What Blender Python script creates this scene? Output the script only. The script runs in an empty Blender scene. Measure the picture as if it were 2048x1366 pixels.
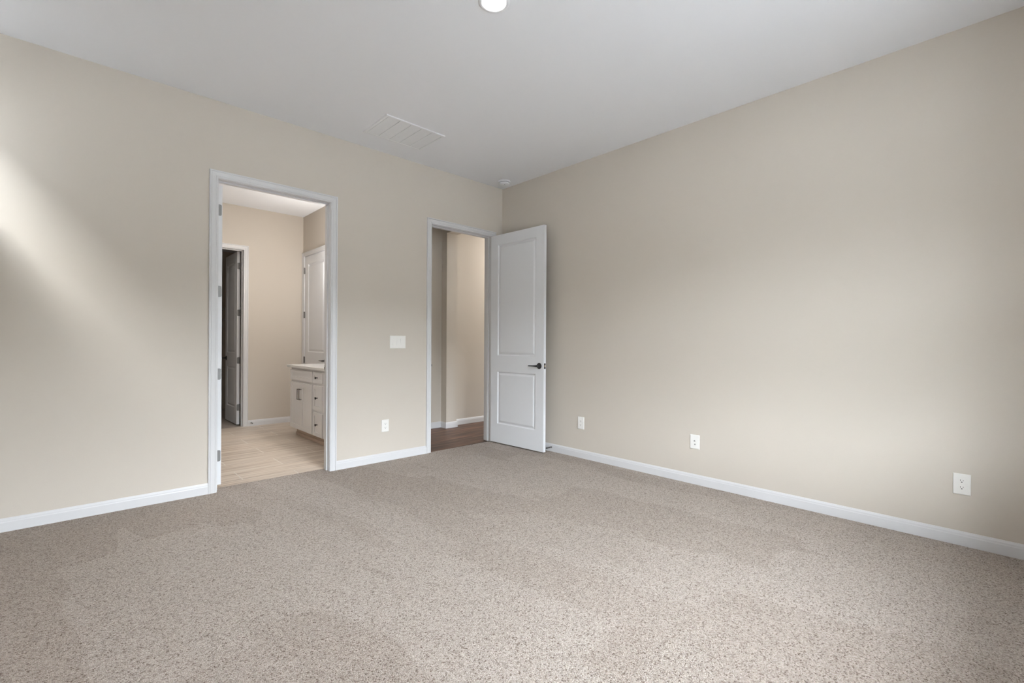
import bpy, bmesh, math, random
from mathutils import Vector, Matrix
random.seed(3)
S = bpy.context.scene
COL = S.collection
PI = math.pi
H = 3.05                      # ceiling height
XW, YS = -4.40, -4.82         # west and south walls of the bedroom (behind the camera)

# ------------------------------------------------------------------ camera
cam_d = bpy.data.cameras.new('camera'); cam = bpy.data.objects.new('camera', cam_d); COL.objects.link(cam)
yaw, roll = 0.7573590677704488, 0.005449356
F = Vector((math.sin(yaw), math.cos(yaw), 0)); R0 = Vector((math.cos(yaw), -math.sin(yaw), 0)); U0 = R0.cross(F)
R = R0*math.cos(roll) + U0*math.sin(roll); U = -R0*math.sin(roll) + U0*math.cos(roll)
M = Matrix((R, U, -F)).transposed().to_4x4(); M.translation = Vector((-3.8138, -4.2206, 1.17448))
cam.matrix_world = M
cam_d.sensor_width = 36; cam_d.lens = 931.845/2048*36; cam_d.shift_y = 3.43/2048; cam_d.clip_start = 0.02
S.camera = cam

# ------------------------------------------------------------------ colour management
S.view_settings.view_transform = 'Standard'; S.view_settings.look = 'None'
S.view_settings.gamma = 1; S.view_settings.use_curve_mapping = False
S.view_settings.exposure = 0.04

# ------------------------------------------------------------------ world: overcast sky over a dark tree line
SKY = 59.5
W = bpy.data.worlds.new('world'); S.world = W; W.use_nodes = True
nt = W.node_tree; nt.nodes.clear()
o_ = nt.nodes.new('ShaderNodeOutputWorld'); bg = nt.nodes.new('ShaderNodeBackground')
tc = nt.nodes.new('ShaderNodeTexCoord'); sx = nt.nodes.new('ShaderNodeSeparateXYZ'); cr = nt.nodes.new('ShaderNodeValToRGB')
nt.links.new(tc.outputs['Generated'], sx.inputs[0]); nt.links.new(sx.outputs['Z'], cr.inputs[0])
nt.links.new(cr.outputs[0], bg.inputs[0]); nt.links.new(bg.outputs[0], o_.inputs[0])
bg.inputs[1].default_value = SKY
e = cr.color_ramp.elements
e[0].position = 0.0; e[0].color = (0.30, 0.32, 0.33, 1)
e[1].position = 1.0; e[1].color = (0.96, 1.0, 1.09, 1)
mr = nt.nodes.new('ShaderNodeMapRange'); mr.inputs[1].default_value = -1; mr.inputs[2].default_value = 1
nt.links.new(sx.outputs['Z'], mr.inputs[0]); nt.links.new(mr.outputs[0], cr.inputs[0])
for p_, c_ in ((0.44, (0.30, 0.32, 0.33, 1)), (0.48, (0.07, 0.074, 0.074, 1)), (0.57, (0.07, 0.076, 0.078, 1)), (0.60, (0.90, 0.95, 1.03, 1))):
    k = e.new(p_); k.color = c_

sun_d = bpy.data.lights.new('hazy_sun', 'SUN'); sun_d.energy = 5.2; sun_d.angle = math.radians(17); sun_d.color = (1.0, 0.98, 0.95)
sun = bpy.data.objects.new('hazy_sun', sun_d); COL.objects.link(sun)
sun.rotation_euler = Vector((1.0, 0.6, -1.45)).to_track_quat('-Z', 'Y').to_euler()

def area(name, loc, size, power, col=(1, 1, 1), rot=(0, 0, 0), shape='RECTANGLE', portal=False, spread=PI, parent=None):
    l = bpy.data.lights.new(name, 'AREA'); l.shape = shape; l.size = size[0]; l.size_y = size[1]
    l.energy = power; l.color = col; l.spread = spread
    if portal: l.cycles.is_portal = True
    o = bpy.data.objects.new(name, l); COL.objects.link(o); o.location = loc; o.rotation_euler = rot
    if parent: o.parent = parent
    return o

# window openings in the walls behind the camera: (x0, x1, z0, z1) south, (y0, y1, z0, z1) west
WIN_S = [(-3.05, -2.30, 0.85, 2.52), (-2.05, -1.25, 0.85, 2.52)]
WIN_W = [(-0.66, -0.10, 2.20, 2.82)]
for i, (a, b, c, d) in enumerate(WIN_S):
    area('daylight_portal', ((a+b)/2, YS-0.2, (c+d)/2), (b-a, d-c), 1, rot=(PI/2, 0, 0), portal=True)
WIN_H = [(0.40, 0.95, 0.60, 1.80)]  # unseen opening added to bring fill daylight into the hallway
area('daylight_portal', (3.36, 0.675, 1.20), (0.55, 1.2), 1, rot=(PI/2, 0, PI/2), portal=True)
for i, (a, b, c, d) in enumerate(WIN_W):
    area('daylight_portal', (XW-0.2, (a+b)/2, (c+d)/2), (b-a, d-c), 1, rot=(PI/2, 0, -PI/2), portal=True)
# lamps of the bathroom and the hallway (out of view round their corners)
BATH = [(-1.42, 1.62, 2.22), (-1.42, 0.55, 2.22)]

# ------------------------------------------------------------------ materials
def mat(name, col, rough=0.6, metal=0.0, spec=0.5, bump=None, emit=None):
    m = bpy.data.materials.new(name); m.use_nodes = True; t = m.node_tree
    b = t.nodes['Principled BSDF']; b.inputs['Base Color'].default_value = (*col, 1)
    b.inputs['Roughness'].default_value = rough; b.inputs['Metallic'].default_value = metal
    b.inputs['Specular IOR Level'].default_value = spec
    if emit: b.inputs['Emission Color'].default_value = (*emit[0], 1); b.inputs['Emission Strength'].default_value = emit[1]
    if bump:
        sc, st, dist = bump
        tc = t.nodes.new('ShaderNodeTexCoord'); n = t.nodes.new('ShaderNodeTexNoise'); bp = t.nodes.new('ShaderNodeBump')
        n.inputs['Scale'].default_value = sc; n.inputs['Detail'].default_value = 3
        bp.inputs['Strength'].default_value = st; bp.inputs['Distance'].default_value = dist
        t.links.new(tc.outputs['Object'], n.inputs['Vector']); t.links.new(n.outputs['Fac'], bp.inputs['Height']); t.links.new(bp.outputs[0], b.inputs['Normal'])
    return m
WALL = mat('beige_wall_paint', (0.585, 0.53, 0.462), 0.75, spec=0.3, bump=(160, 0.12, 0.002))
CEIL = mat('white_ceiling_paint', (0.90, 0.91, 0.94), 0.9, spec=0.2, bump=(120, 0.1, 0.002))
TRIM = mat('white_trim_paint', (0.66, 0.653, 0.655), 0.35, spec=0.5, bump=(90, 0.04, 0.001))
DOOR = mat('white_door_paint', (0.76, 0.765, 0.78), 0.38, spec=0.5, bump=(240, 0.08, 0.0008))
CAB = mat('white_cabinet_paint', (0.86, 0.85, 0.845), 0.3, spec=0.5)
STONE = mat('white_quartz', (0.86, 0.85, 0.83), 0.15, spec=0.5, bump=(30, 0.02, 0.0005))
PLATE = mat('ivory_plastic', (0.82, 0.80, 0.76), 0.35)
SLOT = mat('dark_slot', (0.03, 0.03, 0.03), 0.6)
NICK = mat('satin_nickel', (0.22, 0.215, 0.21), 0.45, metal=0.6)
BRONZE = mat('dark_gunmetal', (0.06, 0.06, 0.062), 0.28, metal=0.9)
BRASS = mat('brass', (0.62, 0.50, 0.30), 0.3, metal=1.0)
CHROME = mat('chrome', (0.55, 0.55, 0.56), 0.2, metal=1.0)
RUBBER = mat('dark_rubber', (0.05, 0.05, 0.05), 0.7)
TOE = mat('tan_reflection_toe_kick', (0.60, 0.47, 0.38), 0.6, bump=(40, 0.1, 0.001))  # tan wood tone also carries warm light reflected off the floor
VENT = mat('white_vent_enamel', (0.88, 0.89, 0.91), 0.5)
LENS = mat('lamp_lens', (1, 1, 1), 0.5, emit=((1.0, 0.97, 0.92), 14.0))
SHADE = mat('frosted_glass_shade', (1, 1, 1), 0.5, emit=((1.0, 0.93, 0.84), 6.0))
WIRE = mat('white_coated_wire', (0.55, 0.54, 0.53), 0.4)
GLASS = bpy.data.materials.new('window_glass'); GLASS.use_nodes = True
t = GLASS.node_tree; t.nodes.clear(); oo = t.nodes.new('ShaderNodeOutputMaterial'); tb = t.nodes.new('ShaderNodeBsdfTransparent')
tb.inputs[0].default_value = (0.95, 0.97, 0.97, 1); t.links.new(tb.outputs[0], oo.inputs[0])

class N:
    """small node helper"""
    def __init__(s, m): s.t = m.node_tree; s.b = s.t.nodes['Principled BSDF']
    def new(s, k, **kw):
        n = s.t.nodes.new(k)
        for a, v in kw.items():
            if a in n.inputs: n.inputs[a].default_value = v
            else: setattr(n, a, v)
        return n
    def link(s, a, b): s.t.links.new(a, b)
    def ramp(s, src, stops):
        r = s.t.nodes.new('ShaderNodeValToRGB'); s.link(src, r.inputs[0]); e = r.color_ramp.elements
        e[0].position, e[0].color = stops[0][0], (*stops[0][1], 1); e[1].position, e[1].color = stops[-1][0], (*stops[-1][1], 1)
        for p, c in stops[1:-1]: k = e.new(p); k.color = (*c, 1)
        return r
    def mix(s, typ, fac, a, b):
        m = s.t.nodes.new('ShaderNodeMix'); m.data_type = 'RGBA'; m.blend_type = typ
        for inp, v in ((m.inputs[0], fac), (m.inputs[6], a), (m.inputs[7], b)):
            if hasattr(v, 'is_linked') or isinstance(v, bpy.types.NodeSocket): s.link(v, inp)
            elif isinstance(v, tuple): inp.default_value = (*v, 1)
            else: inp.default_value = v
        return m.outputs[2]

# carpet: short twisted pile with cream, tan and brown flecks and vacuum-brushed nap bands
CARPET = mat('beige_fleck_carpet', (0.5, 0.45, 0.4), 0.95, spec=0.05); n = N(CARPET)
tc = n.new('ShaderNodeTexCoord'); P = tc.outputs['Object']
v1 = n.new('ShaderNodeTexVoronoi', Scale=210.0); n.link(P, v1.inputs['Vector'])
sep = n.new('ShaderNodeSeparateColor'); n.link(v1.outputs['Color'], sep.inputs[0])
fleck = n.ramp(sep.outputs[0], [(0.0, (0.16, 0.11, 0.08)), (0.08, (0.27, 0.205, 0.16)), (0.20, (0.43, 0.36, 0.30)), (0.60, (0.53, 0.455, 0.39)), (1.0, (0.67, 0.595, 0.525))])
nf = n.new('ShaderNodeTexNoise', Scale=400.0, Detail=2.0); n.link(P, nf.inputs['Vector'])
nfr = n.ramp(nf.outputs['Fac'], [(0.32, (0.58, 0.55, 0.52)), (0.55, (1.0, 1.0, 1.0))])
c1 = n.mix('MULTIPLY', 1.0, fleck.outputs[0], nfr.outputs[0])
# nap bands
mp = n.new('ShaderNodeMapping'); mp.inputs['Rotation'].default_value = (0, 0, math.radians(-9)); n.link(P, mp.inputs['Vector'])
wob = n.new('ShaderNodeTexNoise', Scale=1.4, Detail=1.0); n.link(P, wob.inputs['Vector'])
mm = n.mix('LINEAR_LIGHT', 0.16, mp.outputs[0], wob.outputs['Color'])
sxy = n.new('ShaderNodeSeparateXYZ'); n.link(mm, sxy.inputs[0])
cmb = n.new('ShaderNodeCombineXYZ')
mx = n.new('ShaderNodeMath', operation='MULTIPLY'); mx.inputs[1].default_value = 3.1; n.link(sxy.outputs['X'], mx.inputs[0])
my = n.new('ShaderNodeMath', operation='MULTIPLY'); my.inputs[1].default_value = 0.75; n.link(sxy.outputs['Y'], my.inputs[0])
n.link(mx.outputs[0], cmb.inputs[0]); n.link(my.outputs[0], cmb.inputs[1])
vb = n.new('ShaderNodeTexVoronoi', Scale=1.0, Randomness=0.55); vb.distance = 'CHEBYCHEV'; n.link(cmb.outputs[0], vb.inputs['Vector'])
sb = n.new('ShaderNodeSeparateColor'); n.link(vb.outputs['Color'], sb.inputs[0])
band = n.ramp(sb.outputs[1], [(0.25, (0.925, 0.91, 0.90)), (0.75, (1.03, 1.035, 1.04))])
c2 = n.mix('MULTIPLY', 1.0, c1, band.outputs[0])
n.link(c2, n.b.inputs['Base Color'])
bp = n.new('ShaderNodeBump', Strength=0.9, Distance=0.006); ad = n.new('ShaderNodeMath', operation='ADD')
inv = n.new('ShaderNodeMath', operation='MULTIPLY'); inv.inputs[1].default_value = -1.0; n.link(v1.outputs['Distance'], inv.inputs[0])
n.link(inv.outputs[0], ad.inputs[0]); n.link(nf.outputs['Fac'], ad.inputs[1]); n.link(ad.outputs[0], bp.inputs['Height']); n.link(bp.outputs[0], n.b.inputs['Normal'])
n.b.inputs['Sheen Weight'].default_value = 0.15

# wood-look bathroom tile, streaks along x
TILE = mat('wood_look_tile', (0.7, 0.62, 0.52), 0.35, spec=0.5); n = N(TILE)
tc = n.new('ShaderNodeTexCoord'); P = tc.outputs['Object']
def streaks(n, P, sx_, sy_, seed=0.0, det=4.0):
    mp = n.new('ShaderNodeMapping'); mp.inputs['Scale'].default_value = (sx_, sy_, 1); mp.inputs['Location'].default_value = (seed, seed, 0)
    n.link(P, mp.inputs['Vector']); no = n.new('ShaderNodeTexNoise', Scale=1.0, Detail=det); no.inputs['Distortion'].default_value = 0.3
    n.link(mp.outputs[0], no.inputs['Vector']); return no.outputs['Fac']
st1 = streaks(n, P, 1.3, 34.0, 0.0, 6.0)
wood = n.ramp(st1, [(0.30, (0.40, 0.30, 0.225)), (0.45, (0.62, 0.515, 0.42)), (0.60, (0.72, 0.63, 0.53))])
br = n.new('ShaderNodeTexBrick'); br.offset = 0.5; br.squash = 1.0
mpb = n.new('ShaderNodeMapping'); mpb.inputs['Location'].default_value = (2.325+0.836*0, -0.8685, 0); n.link(P, mpb.inputs['Vector']); n.link(mpb.outputs[0], br.inputs['Vector'])
for k_, v_ in (('Scale', 1.0), ('Mortar Size', 0.004), ('Mortar Smooth', 0.1), ('Brick Width', 0.836), ('Row Height', 0.3055)): br.inputs[k_].default_value = v_
br.inputs['Color1'].default_value = (0.93, 0.93, 0.93, 1); br.inputs['Color2'].default_value = (1.06, 1.06, 1.06, 1); br.inputs['Mortar'].default_value = (1, 1, 1, 1)
c = n.mix('MULTIPLY', 1.0, wood.outputs[0], br.outputs['Color'])
c = n.mix('MIX', br.outputs['Fac'], c, (0.78, 0.72, 0.64)); n.link(c, n.b.inputs['Base Color'])

# dark hallway planks along x
WOOD = mat('dark_brown_planks', (0.15, 0.1, 0.08), 0.45, spec=0.3); n = N(WOOD)
tc = n.new('ShaderNodeTexCoord'); P = tc.outputs['Object']
st2 = streaks(n, P, 1.6, 26.0, 3.0, 6.0)
wd = n.ramp(st2, [(0.32, (0.032, 0.017, 0.011)), (0.5, (0.092, 0.050, 0.033)), (0.66, (0.19, 0.112, 0.076))])
br = n.new('ShaderNodeTexBrick'); br.offset = 0.37; n.link(P, br.inputs['Vector'])
for k_, v_ in (('Scale', 1.0), ('Mortar Size', 0.0015), ('Brick Width', 1.22), ('Row Height', 0.18)): br.inputs[k_].default_value = v_
br.inputs['Color1'].default_value = (0.8, 0.8, 0.8, 1); br.inputs['Color2'].default_value = (1.2, 1.15, 1.1, 1); br.inputs['Mortar'].default_value = (0.35, 0.3, 0.3, 1)
n.link(n.mix('MULTIPLY', 1.0, wd.outputs[0], br.outputs['Color']), n.b.inputs['Base Color'])

# ------------------------------------------------------------------ mesh helpers
class MB:
    def __init__(s): s.bm = bmesh.new()
    def box(s, x0, x1, y0, y1, z0, z1):
        v = [s.bm.verts.new((x, y, z)) for x in (min(x0, x1), max(x0, x1)) for y in (min(y0, y1), max(y0, y1)) for z in (min(z0, z1), max(z0, z1))]
        for f in ((0, 1, 3, 2), (4, 6, 7, 5), (0, 4, 5, 1), (2, 3, 7, 6), (0, 2, 6, 4), (1, 5, 7, 3)): s.bm.faces.new([v[i] for i in f])
        return s
    def poly(s, pts): s.bm.faces.new([s.bm.verts.new(p) for p in pts]); return s
    def rings(s, rings, cap0=True, cap1=True, closed=True):
        vs = [[s.bm.verts.new(p) for p in r] for r in rings]; k = len(vs[0])
        for a, b in zip(vs, vs[1:]):
            for i in range(k if closed else k-1):
                j = (i+1) % k; s.bm.faces.new((a[i], a[j], b[j], b[i]))
        if cap0: s.bm.faces.new(vs[0][::-1])
        if cap1: s.bm.faces.new(vs[-1])
        return s
    def lathe(s, prof, c, axis='z', seg=32):
        """prof: list of (radius, height) along axis from centre c"""
        rs = []
        for r, h in prof:
            ring = []
            for i in range(seg):
                a = 2*PI*i/seg; u, w = r*math.cos(a), r*math.sin(a)
                ring.append({'z': (c[0]+u, c[1]+w, c[2]+h), 'x': (c[0]+h, c[1]+u, c[2]+w), 'y': (c[0]+w, c[1]+h, c[2]+u)}[axis])
            rs.append(ring)
        return s.rings(rs)
    def tube(s, pts, r, seg=10):
        pts = [Vector(p) for p in pts]; rs = []
        for i, p in enumerate(pts):
            d = (pts[min(i+1, len(pts)-1)] - pts[max(i-1, 0)]).normalized()
            ref = Vector((0, 0, 1)) if abs(d.z) < 0.9 else Vector((1, 0, 0))
            a = d.cross(ref).normalized(); b = d.cross(a)
            rr = r[i] if isinstance(r, (list, tuple)) else r
            rs.append([tuple(p + a*rr*math.cos(2*PI*k/seg) + b*rr*math.sin(2*PI*k/seg)) for k in range(seg)])
        return s.rings(rs)
    def build(s, name, m, parent=None, bevel=0, smooth=False, M=None, seg=2):
        bm = s.bm
        bmesh.ops.remove_doubles(bm, verts=bm.verts, dist=1e-6)
        bmesh.ops.recalc_face_normals(bm, faces=bm.faces)
        if M is not None: bm.transform(M)
        me = bpy.data.meshes.new(name); bm.to_mesh(me); bm.free(); me.materials.append(m)
        o = bpy.data.objects.new(name, me); COL.objects.link(o)
        if parent:
            o.parent = parent; o.matrix_parent_inverse = parent.matrix_basis.inverted()
        if bevel:
            b = o.modifiers.new('bevel', 'BEVEL'); b.width = bevel; b.segments = seg; b.limit_method = 'ANGLE'; b.angle_limit = math.radians(40)
        if smooth:
            for p in me.polygons: p.use_smooth = True
            me.set_sharp_from_angle(angle=math.radians(40))
        return o
def tag(o, label, cat, group=None, kind=None):
    o['label'] = label; o['category'] = cat
    if group: o['group'] = group
    if kind: o['kind'] = kind
    return o
def empty(name, loc, label, cat, group=None, kind=None):
    o = bpy.data.objects.new(name, None); COL.objects.link(o); o.location = loc; o.empty_display_size = 0.1
    return tag(o, label, cat, group, kind)

def wall_y(name, y0, y1, x0, x1, z0, z1, holes, m, label):
    """wall slab perpendicular to y, with holes (xa, xb, za, zb)"""
    b = MB(); xs = sorted(holes, key=lambda h: h[0]); cur = x0
    for (a, c, d, e_) in xs:
        if a > cur: b.box(cur, a, y0, y1, z0, z1)
        if d > z0: b.box(a, c, y0, y1, z0, d)
        if e_ < z1: b.box(a, c, y0, y1, e_, z1)
        cur = c
    if cur < x1: b.box(cur, x1, y0, y1, z0, z1)
    return tag(b.build(name, m), label, 'wall', kind='structure')
def wall_x(name, x0, x1, y0, y1, z0, z1, holes, m, label):
    b = MB(); ys = sorted(holes, key=lambda h: h[0]); cur = y0
    for (a, c, d, e_) in ys:
        if a > cur: b.box(x0, x1, cur, a, z0, z1)
        if d > z0: b.box(x0, x1, a, c, z0, d)
        if e_ < z1: b.box(x0, x1, a, c, e_, z1)
        cur = c
    if cur < y1: b.box(x0, x1, cur, y1, z0, z1)
    return tag(b.build(name, m), label, 'wall', kind='structure')

# openings
BX0, BX1, DT = -2.985, -2.105, 2.445        # bathroom doorway
HX0, HX1 = -1.015, -0.170                   # hallway doorway
CX0, CX1 = -2.750, -2.085                   # closet doorway in the far bathroom wall
LY0, LY1 = 2.105, 2.965                     # door in the right bathroom wall
T = 0.12
BW = 3.035                                  # far bathroom wall
BR = -1.285                                 # right bathroom wall
J = 0.018                                   # jamb board thickness

# ------------------------------------------------------------------ room shell
wall_y('wall_left', 0, T, XW-0.15, 0.0, -0.05, H, [(BX0-J, BX1+J, -0.05, DT+J), (HX0-J, HX1+J, -0.05, DT+J)], WALL, 'beige bedroom wall holding the two open doorways')
wall_x('wall_right', 0, 0.12, YS-0.15, T, -0.05, H, [], WALL, 'long beige bedroom wall behind the open panel door')
wall_x('wall_west', XW-0.15, XW, YS-0.15, 0, -0.05, H, WIN_W, WALL, 'beige bedroom wall behind the camera with a high window')
wall_y('wall_south', YS-0.15, YS, XW, 0, -0.05, H, WIN_S, WALL, 'beige bedroom wall behind the camera with two windows')
tag(MB().box(XW-0.15, 0.12, YS-0.15, T, H, H+0.1).build('ceiling', CEIL), 'white painted bedroom ceiling with a light and a vent', 'ceiling', kind='structure')
b = MB().box(XW-0.15, 0.12, YS-0.15, 0.0, -0.06, 0.0).box(BX0-J, BX1+J, 0.0, 0.118, -0.06, 0.0).box(HX0-J, HX1+J, 0.0, 0.012, -0.06, 0.0)
tag(b.build('floor', CARPET), 'beige flecked cut-pile carpet covering the bedroom floor', 'carpet', kind='structure')

# bathroom shell
tag(MB().box(-4.6, BR+T, 0.118, BW+0.025, -0.06, -0.004).build('floor_bathroom', TILE), 'pale wood-look tile floor seen through the left doorway', 'floor', kind='structure')
tag(MB().box(-4.6, BR+T, T, BW+T, H, H+0.1).build('ceiling_bathroom', CEIL), 'white bathroom ceiling seen through the left doorway', 'ceiling', kind='structure')
wall_y('wall_bathroom_far', BW, BW+T, -4.6, BR+T, -0.05, H, [(CX0-J, CX1+J, -0.05, DT+J)], WALL, 'far beige bathroom wall with the closet doorway')
wall_x('wall_bathroom_right', BR, BR+T, T, BW, -0.05, H, [(LY0-J, LY1+J, -0.05, DT+J)], WALL, 'right beige bathroom wall behind the vanity')
wall_x('wall_bathroom_left', -4.72, -4.6, T, BW+T, -0.05, H, [], WALL, 'left bathroom wall hidden past the doorway')
# closet shell
CXR = -1.62
tag(MB().box(-3.9, CXR, BW+0.025, 5.2, -0.06, -0.004).build('floor_closet', CARPET), 'beige carpet inside the dark closet', 'carpet', kind='structure')
tag(MB().box(-3.9, CXR, BW+T, 5.2, 2.75, 2.8).build('ceiling_closet', CEIL), 'ceiling of the dark closet', 'ceiling', kind='structure')
wall_x('wall_closet_right', CXR, CXR+0.1, BW+T, 5.2, -0.05, 2.8, [], WALL, 'closet side wall behind the open closet door')
wall_x('wall_closet_left', -4.0, -3.9, BW+T, 5.2, -0.05, 2.8, [], WALL, 'closet side wall hidden to the left')
wall_y('wall_closet_far', 5.2, 5.3, -4.0, CXR+0.1, -0.05, 2.8, [], WALL, 'back wall of the dark closet')

# hallway shell
HY = 1.185
tag(MB().box(BR+T, 3.2, 0.012, HY, -0.06, -0.003).box(0, 0.12, 0.012, T, -0.06, -0.004).build('floor_hallway', WOOD), 'dark brown plank floor of the hallway beyond the doorway', 'floor', kind='structure')
tag(MB().box(BR+T, 3.2, T, HY+T, H, H+0.1).build('ceiling_hallway', CEIL), 'hallway ceiling beyond the right doorway', 'ceiling', kind='structure')
wall_y('wall_hallway_far', HY, HY+T, BR+T, 3.2, -0.05, H, [], WALL, 'far beige hallway wall seen through the right doorway')
wall_y('wall_hallway_near', 0, T, 0.12, 3.2, -0.05, H, [], WALL, 'near hallway wall beyond the bedroom corner')
wall_x('wall_hallway_end', 3.2, 3.3, 0, HY+T, -0.05, H, WIN_H, WALL, 'end wall of the hallway out of sight')
PX0, PX1, PY = -0.060, 0.115, 1.062
tag(MB().box(PX0, PX1, PY, HY, -0.05, H).build('wall_hallway_pier', WALL), 'beige wall pier standing out from the far hallway wall', 'wall', kind='structure')
tag(MB().box(PX0, PX1, T, PY, 2.69, H).build('wall_hallway_header', WALL), 'beige header crossing the hallway above the pier', 'wall', kind='structure')

# ------------------------------------------------------------------ baseboards
BBH = 0.082
BPROF = [(0, 0), (0.0135, 0), (0.0135, BBH-0.026), (0.011, BBH-0.020), (0.0105, BBH-0.012), (0.006, BBH-0.004), (0.0045, BBH), (0, BBH)]
def baseboard(name, pts, normals, label, z0=0.0):
    """sweep the profile along wall points; normals = direction the board faces at each point (already mitred)"""
    rs = [[(p[0]+nx*t, p[1]+ny*t, z0+h) for t, h in BPROF] for p, (nx, ny) in zip(pts, normals)]
    return tag(MB().rings(rs).build(name, TRIM), label, 'baseboard', kind='structure')
CW = 0.061
baseboard('baseboard_left', [(XW, 0), (BX0-CW, 0)], [(1, -1), (0, -1)], 'white baseboard left of the bathroom doorway')
baseboard('baseboard_middle', [(BX1+CW, 0), (HX0-CW, 0)], [(0, -1), (0, -1)], 'white baseboard between the two doorways')
baseboard('baseboard_corner', [(HX1+CW+0.003, 0), (0, 0)], [(0, -1), (-1, -1)], 'short white baseboard in the corner behind the open door')
baseboard('baseboard_right', [(0, 0), (0, YS)], [(-1, -1), (-1, 1)], 'white baseboard running along the long right wall')
baseboard('baseboard_south', [(0, YS), (XW, YS)], [(-1, 1), (1, 1)], 'white baseboard under the two windows')
baseboard('baseboard_west', [(XW, YS), (XW, 0)], [(1, 1), (1, -1)], 'white baseboard along the west wall')
baseboard('baseboard_bathroom', [(CX1+CW, BW), (BR, BW)], [(0, -1), (-1, -1)], 'white baseboard on the far bathroom wall', -0.004)
baseboard('baseboard_closet', [(CXR, BW+T), (CXR, 5.2)], [(-1, 0), (-1, 0)], 'white baseboard inside the closet', -0.004)
baseboard('baseboard_hallway', [(BR+T, HY), (PX0, HY), (PX0, PY), (PX1, PY), (PX1, HY), (3.2, HY)],
          [(0, -1), (-1, -1), (-1, -1), (1, -1), (1, -1), (0, -1)], 'white baseboard wrapping the pier of the hallway wall', -0.003)

# ------------------------------------------------------------------ door casings and jambs
# casing profile: (distance outward from the opening, projection from the wall)
CPROF = [(0.0, 0.0), (0.0, 0.0095), (0.004, 0.0115), (0.010, 0.0115), (0.012, 0.0095), (0.0155, 0.0095), (0.0175, 0.0115), (0.030, 0.0135),
         (0.041, 0.0145), (0.0435, 0.0125), (0.046, 0.0125), (0.049, 0.0175), (0.0545, 0.0185), (0.058, 0.0165), (0.058, 0.0)]
def casing(b, a0, a1, zt, plane, sign, axis, z0=0.0, reveal=0.003, right=True):
    """sweeps around the opening a0..a1 (along the wall) on the plane; axis 'y' = wall normal is y"""
    A0, A1, Z = a0-reveal, a1+reveal, zt+reveal
    paths = []
    for w, t in CPROF:
        q = [(A0-w, z0), (A0-w, Z+w), (A1+w, Z+w), (A1+w, z0)]
        paths.append([(p[0], plane+sign*t, p[1]) if axis == 'y' else (plane+sign*t, p[0], p[1]) for p in q])
    rs = [[paths[k][i] for k in range(len(CPROF))] for i in range(4)]
    b.rings(rs)
def doorframe(name, a0, a1, zt, p0, p1, axis, label, stop, casings=(True, True), z0=0.0):
    """jamb boards, door stop strips and casings of one doorway in a wall from p0 to p1 along its normal"""
    e_ = empty(name, (((a0+a1)/2, p0, 0) if axis == 'y' else (p0, (a0+a1)/2, 0)), label, 'door frame', kind='structure')
    def bx(b, A, B, P, Q, z, w):
        b.box(A, B, P, Q, z, w) if axis == 'y' else b.box(P, Q, A, B, z, w)
    b = MB(); bx(b, a0-J, a0, p0, p1, z0, zt); bx(b, a1, a1+J, p0, p1, z0, zt); bx(b, a0-J, a1+J, p0, p1, zt, zt+J)
    b.build('jamb', TRIM, e_)
    s0, s1 = stop
    b = MB(); k = 0.011; bx(b, a0, a0+k, s0, s1, z0, zt-k); bx(b, a1-k, a1, s0, s1, z0, zt-k); bx(b, a0, a1, s0, s1, zt-k, zt)
    b.build('door_stop_strip', TRIM, e_, bevel=0.0015)
    for on, pl, sg in ((casings[0], p0, -1), (casings[1], p1, 1)):
        if on: b = MB(); casing(b, a0, a1, zt, pl, sg, axis, z0); b.build('casing', TRIM, e_)
    return e_
fb = doorframe('trim_1', BX0, BX1, DT, 0, T, 'y', 'white moulded frame of the doorway into the bathroom', (0.045, 0.082))
fh = doorframe('trim_2', HX0, HX1, DT, 0, T, 'y', 'white moulded frame of the doorway into the hallway', (0.040, 0.078))
fc = doorframe('trim_3', CX0, CX1, DT, BW, BW+T, 'y', 'white frame of the closet doorway in the far bathroom wall', (BW+0.040, BW+0.078), z0=-0.004)
fl = doorframe('trim_4', LY0, LY1, DT, BR, BR+T, 'x', 'white frame of the closed door beside the vanity', (BR+0.042, BR+0.075), casings=(True, False), z0=-0.004)

# strike plates
for fr, y, x, s in ((fb, 0.100, BX1, -1), (fh, 0.018, HX0, 1)):
    b = MB(); b.box(x, x+s*0.0016, y-0.014, y+0.014, 0.905, 0.962); lip = 0.125 if fr is fb else -0.006
    b.box(x, x+s*0.0016, min(y, lip), max(y, lip), 0.922, 0.945)
    if fr is fh: b.box(x, x+s*0.004, -0.0125, -0.006, 0.922, 0.945)
    b.build('strike_plate', NICK, fr, bevel=0.0005)

# ------------------------------------------------------------------ panel doors
def panel_face(b, w, z0, z1, y, sg, stile, panels):
    """one moulded face at depth y, facing sg*y; local door coordinates: x along the width, z up"""
    rings = [(0.0, 0.0), (0.005, 0.0060), (0.010, 0.0110), (0.017, 0.0115), (0.030, 0.0060), (0.036, 0.0025), (0.042, 0.0020)]
    xa, xb = stile, w-stile
    q = lambda A, B, C, D: b.poly([(A, y, C), (B, y, C), (B, y, D), (A, y, D)])
    q(0, xa, z0, z1); q(xb, w, z0, z1)
    zs = [z0] + [v for p in panels for v in p] + [z1]
    for i in range(0, len(zs), 2): q(xa, xb, zs[i], zs[i+1])
    for (pa, pb) in panels:
        rs = [[(xa+i, y-sg*d, pa+i), (xb-i, y-sg*d, pa+i), (xb-i, y-sg*d, pb-i), (xa+i, y-sg*d, pb-i)] for i, d in rings]
        b.rings(rs, cap0=False, cap1=True)
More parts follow.
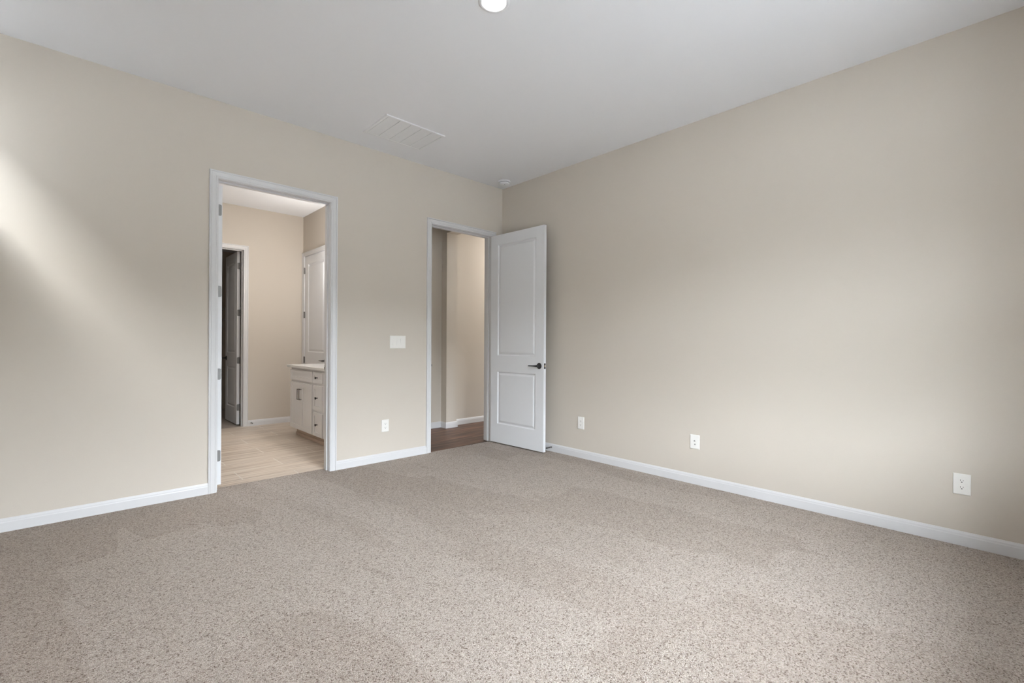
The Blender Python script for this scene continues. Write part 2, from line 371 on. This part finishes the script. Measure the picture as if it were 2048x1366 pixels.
def slab(w, h0, h1, th, stile, panels):
    b = MB(); panel_face(b, w, h0, h1, 0, -1, stile, panels); panel_face(b, w, h0, h1, th, 1, stile, panels)
    b.poly([(0, 0, h0), (0, th, h0), (0, th, h1), (0, 0, h1)]); b.poly([(w, 0, h0), (w, th, h0), (w, th, h1), (w, 0, h1)])
    b.poly([(0, 0, h0), (w, 0, h0), (w, th, h0), (0, th, h0)]); b.poly([(0, 0, h1), (w, 0, h1), (w, th, h1), (0, th, h1)])
    return b
PANELS = [(0.235, 0.842), (1.030, 2.322)]
def rounded_leaf(b, plane, axis, a0, a1, z0, z1, th, r=0.010, round_hi=True):
    """thin hinge leaf; a0..a1 across, rounded at the a1 side"""
    pts = [(a0, z0)]
    for cz, s in ((z0+r, -1), (z1-r, 1)):
        for k in range(6):
            t_ = (k/5)*PI/2 if s > 0 else PI/2 - (k/5)*PI/2
            pts.append((a1 - math.copysign(r, a1-a0)*(1-math.cos(t_ if s > 0 else t_)), cz + s*r*math.sin(t_)))
    pts.append((a0, z1))
    f = lambda d: [((d, a, z) if axis == 'x' else (a, d, z)) for a, z in pts]
    b.rings([f(plane), f(plane+th)])
def lever(parent, base, out, along, m=None):
    """lever handle: rose + neck + bar. base point on the door face, out = unit normal, along = lever direction"""
    B = Vector(base); O = Vector(out); A = Vector(along); m = m or BRONZE
    h = MB(); X = O; up = Vector((0, 0, 1)); si = X.cross(up)
    rs = []
    for r, d in ((0.0005, 0.0), (0.033, 0.0), (0.033, 0.004), (0.030, 0.0075), (0.014, 0.009), (0.0115, 0.012), (0.0105, 0.040), (0.0115, 0.047), (0.010, 0.052), (0.0005, 0.053)):
        rs.append([tuple(B + X*d + (up*math.cos(2*PI*k/32) + si*math.sin(2*PI*k/32))*r) for k in range(32)])
    h.rings(rs)
    ro = h.build('door_handle', m, parent, smooth=True)
    l = MB(); p0 = B + O*0.046
    l.tube([p0 - A*0.008, p0 + A*0.012, p0 + A*0.030, p0 + A*0.055 + O*0.001, p0 + A*0.11 + O*0.001, p0 + A*0.122], [0.0085, 0.0095, 0.0085, 0.0068, 0.0062, 0.004], 12)
    l.build('lever', m, ro, smooth=True)
    return ro
def knuckle(b, x, y, zc, h=0.09, r=0.0065):
    b.lathe([(0.0005, -h/2-0.004), (r*0.6, -h/2-0.003), (r, -h/2), (r, h/2), (r*0.6, h/2+0.003), (0.0005, h/2+0.004)], (x, y, zc), 'z', 14)
HZ = [0.252, 0.912, 1.580, 2.237]

# door_1: the open hallway door, swung against the long wall
piv = Vector((-0.178, -0.026, 0)); ang = math.atan2(-0.86-(-0.035), -0.130-(-0.160))
w1 = 0.828
d1 = empty('door_1', (piv.x, piv.y, 0), 'tall white two-panel door standing open before the long right wall', 'door', kind='structure')
M1 = Matrix.Translation((piv.x-0.017, piv.y, 0)) @ Matrix.Rotation(ang, 4, 'Z')
# local x runs from the hinge edge to the latch edge; local +y points to the right wall
slab(w1, 0.014, 2.438, 0.035, 0.117, PANELS).build('door_leaf', DOOR, d1, M=M1)
Lx = (M1.to_3x3() @ Vector((1, 0, 0))); Ly = (M1.to_3x3() @ Vector((0, 1, 0)))
at = lambda x, y, z: M1 @ Vector((x, y, z))
lever(d1, at(w1-0.062, 0, 0.932), -Ly, -Lx)
lever(d1, at(w1-0.062, 0.035, 0.932), Ly, -Lx)
b = MB(); b.box(w1, w1+0.0015, 0.0055, 0.0295, 0.902, 0.962); lp = b.build('latch_plate', BRONZE, d1, M=M1, bevel=0.001)
b = MB(); b.rings([[(w1, 0.010, 0.923), (w1, 0.026, 0.923), (w1, 0.026, 0.941), (w1, 0.010, 0.941)], [(w1+0.010, 0.012, 0.924), (w1+0.010, 0.015, 0.924), (w1+0.010, 0.015, 0.940), (w1+0.010, 0.012, 0.940)]])
b.build('latch_bolt', BRASS, lp, M=M1)
for z in HZ:
    b = MB(); knuckle(b, -0.003, 0.038, z); b.box(-0.0015, 0, 0.004, 0.036, z-0.045, z+0.045); b.build('hinge', NICK, d1, M=M1, smooth=True)

# door_2: the bathroom door, folded back inside the bathroom, only its hinge edge shows
d2 = empty('door_2', (BX0+0.02, 0.14, 0), 'white door opened into the bathroom showing only its hinge edge', 'door', kind='structure')
M2 = Matrix.Translation((BX0+0.056, 0.141, 0)) @ Matrix.Rotation(PI/2, 4, 'Z')
slab(0.865, 0.018, 2.438, 0.035, 0.125, PANELS).build('door_leaf', DOOR, d2, M=M2)
for z in HZ:
    b = MB(); rounded_leaf(b, 0.141, 'y', BX0+0.022, BX0+0.051, z-0.045, z+0.045, -0.0022)
    knuckle(b, BX0+0.017, 0.134, z); b.build('hinge', NICK, d2)
lever(d2, (BX0+0.056, 0.141+0.80, 0.932), (1, 0, 0), (0, -1, 0)); lever(d2, (BX0+0.021, 0.141+0.80, 0.932), (-1, 0, 0), (0, -1, 0))

# door_3: closet door, open into the closet
wc = 0.660; cx = CX1-0.040
d3 = empty('door_3', (CX1-0.02, BW+0.12, 0), 'white panel door opened into the closet with four hinges showing', 'door', kind='structure')
M3 = Matrix.Translation((cx, BW+0.135, 0)) @ Matrix.Rotation(PI/2, 4, 'Z') @ Matrix.Translation((0, -0.029, 0))
# local -y faces +x ; the leaf spans x from cx-0.006 to cx+0.029
slab(wc, 0.014, 2.438, 0.035, 0.105, [(0.24, 0.815), (1.015, 2.30)]).build('door_leaf', DOOR, d3, M=M3)
for z in HZ:
    b = MB(); rounded_leaf(b, BW+0.1349, 'y', cx+0.024, cx-0.003, z-0.045, z+0.045, -0.0022)
    b.box(CX1-0.0018, CX1, BW+0.088, BW+0.120, z-0.045, z+0.045)
    b.box(cx+0.024, CX1-0.0018, BW+0.126, BW+0.129, z-0.045, z+0.045)
    knuckle(b, CX1-0.010, BW+0.128, z); b.build('hinge', NICK, d3)
lever(d3, (cx-0.006, BW+0.135+wc-0.062, 0.932), (-1, 0, 0), (0, -1, 0)); lever(d3, (cx+0.029, BW+0.135+wc-0.062, 0.932), (1, 0, 0), (0, -1, 0))

# door_4: closed door in the right bathroom wall
d4 = empty('door_4', (BR, LY1, 0), 'closed white panel door on the right bathroom wall beyond the vanity', 'door', kind='structure')
wl = LY1-LY0-0.008
M4 = Matrix.Translation((BR+0.002, LY1-0.004, 0)) @ Matrix.Rotation(-PI/2, 4, 'Z')
slab(wl, 0.014, 2.440, 0.035, 0.135, PANELS).build('door_leaf', DOOR, d4, M=M4)
for z in HZ:
    b = MB(); knuckle(b, BR-0.007, LY1-0.001, z, r=0.0085); b.box(BR-0.003, BR+0.0015, LY1-0.018, LY1-0.001, z-0.045, z+0.045); b.build('hinge', NICK, d4, smooth=True)
lever(d4, (BR+0.002, LY0+0.070, 0.918), (-1, 0, 0), (0, 1, 0))

# ------------------------------------------------------------------ ceiling things
b = MB(); lx, ly = -2.135, -2.286
lt = empty('ceiling_light', (lx, ly, H), 'round recessed ceiling light with a glowing lens and white ring', 'ceiling light')
rs = []
MB().rings([[(lx+r*math.cos(2*PI*k/48), ly+r*math.sin(2*PI*k/48), H+h) for k in range(48)] for r, h in ((0.065, -0.0005), (0.067, -0.0065), (0.074, -0.0085), (0.083, -0.006), (0.088, -0.0005))], cap0=False, cap1=False).build('trim_ring', VENT, lt, smooth=True)
MB().lathe([(0.0005, -0.0070), (0.050, -0.0060), (0.0655, -0.0030), (0.0655, -0.0005), (0.0005, -0.0005)], (lx, ly, H), 'z', 48).build('lens', LENS, lt, smooth=True)

vx0, vx1, vy0, vy1 = -1.941, -1.360, -0.733, -0.300
vt = empty('return_air_vent', ((vx0+vx1)/2, (vy0+vy1)/2, H), 'white rectangular air return vent with five bays in the ceiling', 'vent')
b = MB(); zf = H-0.010
fr_ = [(vx0, vy0), (vx1, vy0), (vx1, vy1), (vx0, vy1)]
def rect(i, z): return [(vx0+i, vy0+i, z), (vx1-i, vy0+i, z), (vx1-i, vy1-i, z), (vx0+i, vy1-i, z)]
b.rings([rect(0, H-0.0002), rect(0.001, zf+0.002), rect(0.004, zf), rect(0.022, zf), rect(0.024, zf+0.004)], cap0=False, cap1=False)
b.build('vent_frame', VENT, vt)
xs = [-1.916, -1.806, -1.700, -1.597, -1.491, -1.386]
for a, c_ in zip(xs, xs[1:]):
    b = MB(); b.box(a+0.002, c_-0.002, vy0+0.026, vy1-0.026, zf+0.0020, H-0.0005)
    b.build('vent_bay', VENT, vt, bevel=0.001)
sd = empty('smoke_detector', (-0.176, -0.229, H), 'round white smoke detector on the ceiling in the corner', 'smoke detector')
c0 = (-0.176, -0.229, H)
MB().lathe([(0.0005, -0.0002), (0.070, -0.0002), (0.070, -0.012), (0.066, -0.016), (0.0005, -0.016)], c0, 'z', 40).build('mounting_base', VENT, sd, smooth=True)
MB().lathe([(0.0005, -0.016), (0.055, -0.016), (0.055, -0.021), (0.0005, -0.021)], c0, 'z', 40).build('sensing_gap', SLOT, sd)
bd = MB().lathe([(0.0005, -0.020), (0.058, -0.021), (0.060, -0.025), (0.056, -0.036), (0.040, -0.043), (0.0005, -0.044)], c0, 'z', 40).build('detector_cover', VENT, sd, smooth=True)
MB().lathe([(0.0005, -0.043), (0.0045, -0.043), (0.0045, -0.0455), (0.0005, -0.046)], (c0[0]-0.012, c0[1]-0.018, H), 'z', 16).build('test_button', SLOT, bd)

# ------------------------------------------------------------------ wall plates
def wallplate(name, cx_, cz, w, h, frame, label, cat, group=None):
    """frame(u, v, d): u across, v up, d out of the wall -> world"""
    e_ = empty(name, frame(0, 0, 0), label, cat, group)
    b = MB(); r = lambda i, d: [frame(-w/2+i, -h/2+i, d), frame(w/2-i, -h/2+i, d), frame(w/2-i, h/2-i, d), frame(-w/2+i, h/2-i, d)]
    b.rings([r(0, 0.0003), r(0, 0.003), r(0.0015, 0.0052), r(0.0045, 0.0062)]); b.build('cover_plate', PLATE, e_)
    return e_
def disc(b, frame, u, v, r, d0, d1, seg=20, flat=None):
    q = []
    for k in range(seg):
        a = 2*PI*k/seg; y = r*math.sin(a)
        if flat: y = max(-flat, min(flat, y))
        q.append((u+r*math.cos(a), v+y))
    b.rings([[frame(x, y, d0) for x, y in q], [frame(x, y, d1) for x, y in q]])
def fbox(b, frame, u0, u1, v0, v1, d0, d1):
    b.rings([[frame(u0, v0, d), frame(u1, v0, d), frame(u1, v1, d), frame(u0, v1, d)] for d in (d0, d1)])
def outlet(e_, frame):
    for v in (0.0195, -0.0195):
        b = MB(); disc(b, frame, 0, v, 0.0172, 0.0055, 0.0078, 28, flat=0.0135); rc = b.build('receptacle', PLATE, e_)
        b = MB(); fbox(b, frame, -0.0072, -0.0052, v-0.001, v+0.008, 0.0074, 0.0081); fbox(b, frame, 0.0050, 0.0070, v, v+0.007, 0.0074, 0.0081)
        disc(b, frame, 0, v-0.0065, 0.0031, 0.0074, 0.0081, 12); b.build('slots', SLOT, rc)
    b = MB(); disc(b, frame, 0, 0, 0.0028, 0.0058, 0.0068, 12); b.build('screw', PLATE, e_)
def fr_right(y, z): return lambda u, v, d: (-d, y-u, z+v)
def fr_left(x, z): return lambda u, v, d: (x+u, -d, z+v)
f = fr_right(-1.228, 0.358); outlet(wallplate('wall_outlet', 0, 0, 0.080, 0.124, f, 'white power outlet on the right wall nearest the open door', 'outlet', 'power outlets low on the bedroom walls'), f)
f = fr_right(-4.050, 0.359); outlet(wallplate('wall_outlet', 0, 0, 0.076, 0.122, f, 'white power outlet at the far right end of the long wall', 'outlet', 'power outlets low on the bedroom walls'), f)
f = fr_left(-1.550, 0.350); outlet(wallplate('wall_outlet', 0, 0, 0.078, 0.120, f, 'white power outlet below the light switch between the doorways', 'outlet', 'power outlets low on the bedroom walls'), f)
f = fr_right(-2.433, 0.354); e_ = wallplate('media_wall_plate', 0, 0, 0.081, 0.118, f, 'white wall plate with two small jacks midway along the right wall', 'wall plate')
b = MB(); fbox(b, f, -0.0085, 0.0065, 0.003, 0.0095, 0.0055, 0.0066); fbox(b, f, -0.0045, 0.0030, 0.0095, 0.0135, 0.0055, 0.0066); b.build('phone_jack', mat('jack_shadow_grey', (0.22, 0.21, 0.2), 0.6), e_)
b = MB(); disc(b, f, 0.0035, -0.0195, 0.0052, 0.0058, 0.0085, 6); disc(b, f, 0.0035, -0.0195, 0.0036, 0.0058, 0.0125, 16); b.build('cable_jack', NICK, e_, smooth=False)
for v in (0.041, -0.043):
    b = MB(); disc(b, f, 0, v, 0.003, 0.0058, 0.0068, 12); b.build('screw', PLATE, e_)
f = fr_left(-1.4155, 1.180); e_ = wallplate('light_switch', 0, 0, 0.175, 0.128, f, 'white wall plate with three rocker switches between the doorways', 'light switch')
for k, (u, tilt) in enumerate(((-0.046, 1), (0, 0.3), (0.046, -1))):
    b = MB(); hh, ww = 0.033, 0.0165
    b.rings([[f(u-ww, -hh, 0.0055), f(u+ww, -hh, 0.0055), f(u+ww, hh, 0.0055), f(u-ww, hh, 0.0055)],
             [f(u-ww, -hh, 0.0085+0.0025*tilt), f(u+ww, -hh, 0.0085+0.0025*tilt), f(u+ww, hh, 0.0085-0.0025*tilt), f(u-ww, hh, 0.0085-0.0025*tilt)]])
    b.build('rocker', PLATE, e_, bevel=0.0006)

# ------------------------------------------------------------------ spring door stops
def doorstop(loc, d, label, L=0.075):
    """spring door stop growing from loc along unit d"""
    D = Vector(d); P0 = Vector(loc); e_ = empty('door_stop', loc, label, 'door stop', 'spring door stops on the baseboards')
    up = Vector((0, 0, 1)); si = D.cross(up)
    ring = lambda r, h, n_=16: [tuple(P0 + D*h + (up*math.cos(2*PI*k/n_) + si*math.sin(2*PI*k/n_))*r) for k in range(n_)]
    MB().rings([ring(0.0003, 0.0003), ring(0.011, 0.0003), ring(0.011, 0.003), ring(0.006, 0.007), ring(0.0003, 0.008)]).build('base', CHROME, e_, smooth=True)
    turns, n_ = 15, 15*10
    pts = [P0 + D*(0.006 + (L-0.018)*k/n_) + (up*math.cos(2*PI*turns*k/n_) + si*math.sin(2*PI*turns*k/n_))*0.0052 for k in range(n_+1)]
    MB().tube(pts, 0.0013, 6).build('spring', CHROME, e_, smooth=True)
    MB().rings([ring(0.0003, L-0.013), ring(0.0068, L-0.013), ring(0.0072, L-0.004), ring(0.005, L), ring(0.0003, L)]).build('bumper', RUBBER, e_, smooth=True)
doorstop((-0.0136, -0.835, 0.047), (-1, 0, 0), 'chrome spring door stop on the baseboard behind the open door', 0.085)
doorstop((-1.985, BW-0.0136, 0.044), (0, -1, 0), 'small spring door stop on the bathroom baseboard beside the closet frame')

# ------------------------------------------------------------------ vanity
VF = -1.790                    # plane of the door fronts
va = empty('vanity_cabinet', (VF, 1.11, 0), 'white shaker bathroom vanity with doors and three small drawers', 'vanity')
VY0, VY1 = 0.205, 2.035
MB().box(VF+0.0195, BR-0.001, VY0, VY1, 0.095, 0.858).build('body', CAB, va, bevel=0.001)
MB().box(-1.717, BR-0.002, VY0+0.01, VY1-0.045, -0.003, 0.094).build('toe_kick', TOE, va)
MB().box(-1.727, -1.7172, VY0+0.01, VY1-0.043, -0.003, 0.035).build('toe_moulding', TOE, va, bevel=0.002)
def shaker(name, y0, y1, z0, z1, fw=0.052):
    b = MB(); x = VF; d = 0.019
    rr = lambda i, xx: [(xx, y0+i, z0+i), (xx, y1-i, z0+i), (xx, y1-i, z1-i), (xx, y0+i, z1-i)]
    b.rings([rr(0, x+d), rr(0, x+0.001), rr(0.001, x), rr(fw, x), rr(fw+0.001, x+0.010)])
    return b.build(name, CAB, va)
def pull(p, y, z0, z1):
    b = MB(); b.box(VF-0.034, VF-0.026, y-0.004, y+0.004, z0, z1)
    for z in (z0+0.004, z1-0.004): b.box(VF-0.028, VF, y-0.0035, y+0.0035, z-0.004, z+0.004)
    b.build('pull_handle', BRONZE2, p, bevel=0.001)
BRONZE2 = mat('brushed_dark_nickel', (0.17, 0.155, 0.145), 0.35, metal=0.85)
def knob(p, y, z):
    b = MB(); b.lathe([(0.0005, 0.0), (0.009, 0.0), (0.009, -0.002), (0.0045, -0.005), (0.0045, -0.018), (0.0005, -0.018)], (VF, y, z), 'x', 16)
    b.box(VF-0.027, VF-0.017, y-0.012, y+0.012, z-0.012, z+0.012); b.build('knob', BRONZE, p, bevel=0.0015)
for y0, y1 in ((1.292, 2.018), (0.222, 0.948)):
    shaker('false_front', y0, y1, 0.706, 0.832, 0.040)
    ym = (y0+y1)/2
    p = shaker('cabinet_door', y0, ym-0.0015, 0.104, 0.676); pull(p, ym-0.030, 0.475, 0.605)
    p = shaker('cabinet_door', ym+0.0015, y1, 0.104, 0.676); pull(p, ym+0.030, 0.475, 0.605)
for z0, z1 in ((0.708, 0.832), (0.404, 0.676), (0.104, 0.372)):
    p = shaker('drawer', 0.990, 1.257, z0, z1, 0.040); knob(p, 1.124, (z0+z1)/2)
ct = MB().box(-1.822, BR-0.0005, VY0-0.06, 2.048, 0.859, 0.889).build('countertop', STONE, bevel=0.003)
tag(ct, 'white stone countertop lying on the bathroom vanity', 'countertop')
# vanity lamp on the right wall (round the jamb, only its light shows)
SH = []
for yc in (1.65, 0.55):
    for k in (-0.2, 0, 0.2):
        l = bpy.data.lights.new('vanity_bulb', 'POINT'); l.energy = 7.4; l.color = (1.0, 0.975, 0.945); l.shadow_soft_size = 0.05
        o = bpy.data.objects.new('vanity_bulb', l); COL.objects.link(o); o.location = (-1.42, yc+k, 2.20)
area('bathroom_ceiling_lamp', (-3.4, 1.5, H-0.02), (0.15, 0.15), 9, (1.0, 0.97, 0.94), shape='DISK')
area('hallway_ceiling_lamp', (1.55, 0.60, H-0.02), (0.15, 0.15), 30, (1.0, 0.98, 0.95), shape='DISK')
area('bedroom_ceiling_lamp', (lx, ly, H-0.012), (0.12, 0.12), 6, (1.0, 0.95, 0.88), shape='DISK', parent=None)

# ------------------------------------------------------------------ closet wire shelf
ws = empty('wire_shelf', (-1.78, 4.3, 1.73), 'white wire shelf with hanging rod seen dimly inside the closet', 'shelf')
SX = -1.92
b = MB()
for dz in (0, -0.028): b.tube([(SX, BW+T+0.02, 1.745+dz), (SX, 5.18, 1.745+dz)], 0.004, 8)
for k in range(50):
    y = BW+T+0.04+k*0.04
    b.tube([(CXR-0.002, y, 1.75), (SX, y, 1.75), (SX, y, 1.717)], 0.0016, 5)
b.build('wire_deck', WIRE, ws)
MB().tube([(SX+0.03, BW+T+0.02, 1.55), (SX+0.03, 5.18, 1.55)], 0.011, 12).build('hanging_rod', WIRE, ws)
for y in (3.6, 4.3, 5.0):
    b = MB().tube([(SX+0.03, y, 1.56), (SX+0.03, y, 1.72), (SX+0.02, y, 1.74), (CXR-0.002, y, 1.42)], 0.0035, 6); b.build('bracket', WIRE, ws)

# ------------------------------------------------------------------ windows behind the camera
def window(name, a0, a1, z0, z1, axis, label, mid=True):
    e_ = empty(name, (((a0+a1)/2, YS, z0) if axis == 'y' else (XW, (a0+a1)/2, z0)), label, 'window', kind='structure')
    pl = YS if axis == 'y' else XW
    B = lambda b, A, C, D, E_, P, Q: b.box(A, C, P, Q, D, E_) if axis == 'y' else b.box(P, Q, A, C, D, E_)
    b = MB(); q0, q1 = pl-0.11, pl-0.06; w = 0.045
    B(b, a0, a0+w, z0, z1, q0, q1); B(b, a1-w, a1, z0, z1, q0, q1); B(b, a0+w, a1-w, z0, z0+w, q0, q1); B(b, a0+w, a1-w, z1-w, z1, q0, q1)
    if mid: B(b, a0+w, a1-w, (z0+z1)/2-0.025, (z0+z1)/2+0.025, q0, q1)
    b.build('window_frame', TRIM, e_)
    b = MB(); B(b, a0+w, a1-w, z0+w, z1-w, pl-0.088, pl-0.084); b.build('pane', GLASS, e_)
    b = MB(); B(b, a0-0.03, a1+0.03, z0-0.02, z0, pl-0.055, pl+0.03); b.build('window_sill', TRIM, e_)
for i, (a, b_, c_, d_) in enumerate(WIN_S): window('window_%d' % (i+1), a, b_, c_, d_, 'y', ('left' if i == 0 else 'right')+' tall white window in the wall behind the camera')
for i, (a, b_, c_, d_) in enumerate(WIN_W): window('window_%d' % (i+3), a, b_, c_, d_, 'x', 'high wide window in the side wall behind the camera', mid=False)
# ------------------------------------------------------------------ outside: added house block and porch roof cut skylight, added ground bounces it
b = MB().box(-9.0, -6.3, -6.0, 3.0, -0.3, 4.6)  # unseen block added to shade the high window from low sky
tag(b.build('exterior_house_blocker', mat('blocker_dark_grey', (0.16, 0.16, 0.16), 0.8)), 'unseen house block added to narrow the sky light through the high window', 'light blocker', kind='structure')
b = MB().box(XW-0.6, 0.6, YS-1.35, YS-0.15, 2.72, 2.80)  # unseen slab added to keep sun and high sky off the bedroom floor
tag(b.build('exterior_roof_blocker', CEIL), 'unseen porch roof added to block high sun and sky at the tall windows', 'roof', kind='structure')
tag(MB().box(-40, 40, -40, 40, -0.5, -0.3).build('exterior_bounce_ground', mat('pale_bounce_grey', (0.55, 0.55, 0.55), 0.9)), 'unseen pale ground added to bounce daylight up into the bedroom', 'ground', kind='structure')  # added slab, kept pale so it bounces daylight onto ceiling and upper walls

def add_fill_window():  # invented window, lets daylight brighten the lower hallway wall
    a0, a1, z0, z1 = WIN_H[0]; e_ = empty('window_4', (3.2, (a0+a1)/2, z0), 'unseen window added at the hallway end to fill it with daylight', 'window', kind='structure')
    b = MB(); w = 0.04
    b.box(3.23, 3.28, a0, a0+w, z0, z1).box(3.23, 3.28, a1-w, a1, z0, z1).box(3.23, 3.28, a0+w, a1-w, z0, z0+w).box(3.23, 3.28, a0+w, a1-w, z1-w, z1); b.build('window_frame', TRIM, e_)
    MB().box(3.25, 3.254, a0+w, a1-w, z0+w, z1-w).build('pane', GLASS, e_)
add_fill_window()
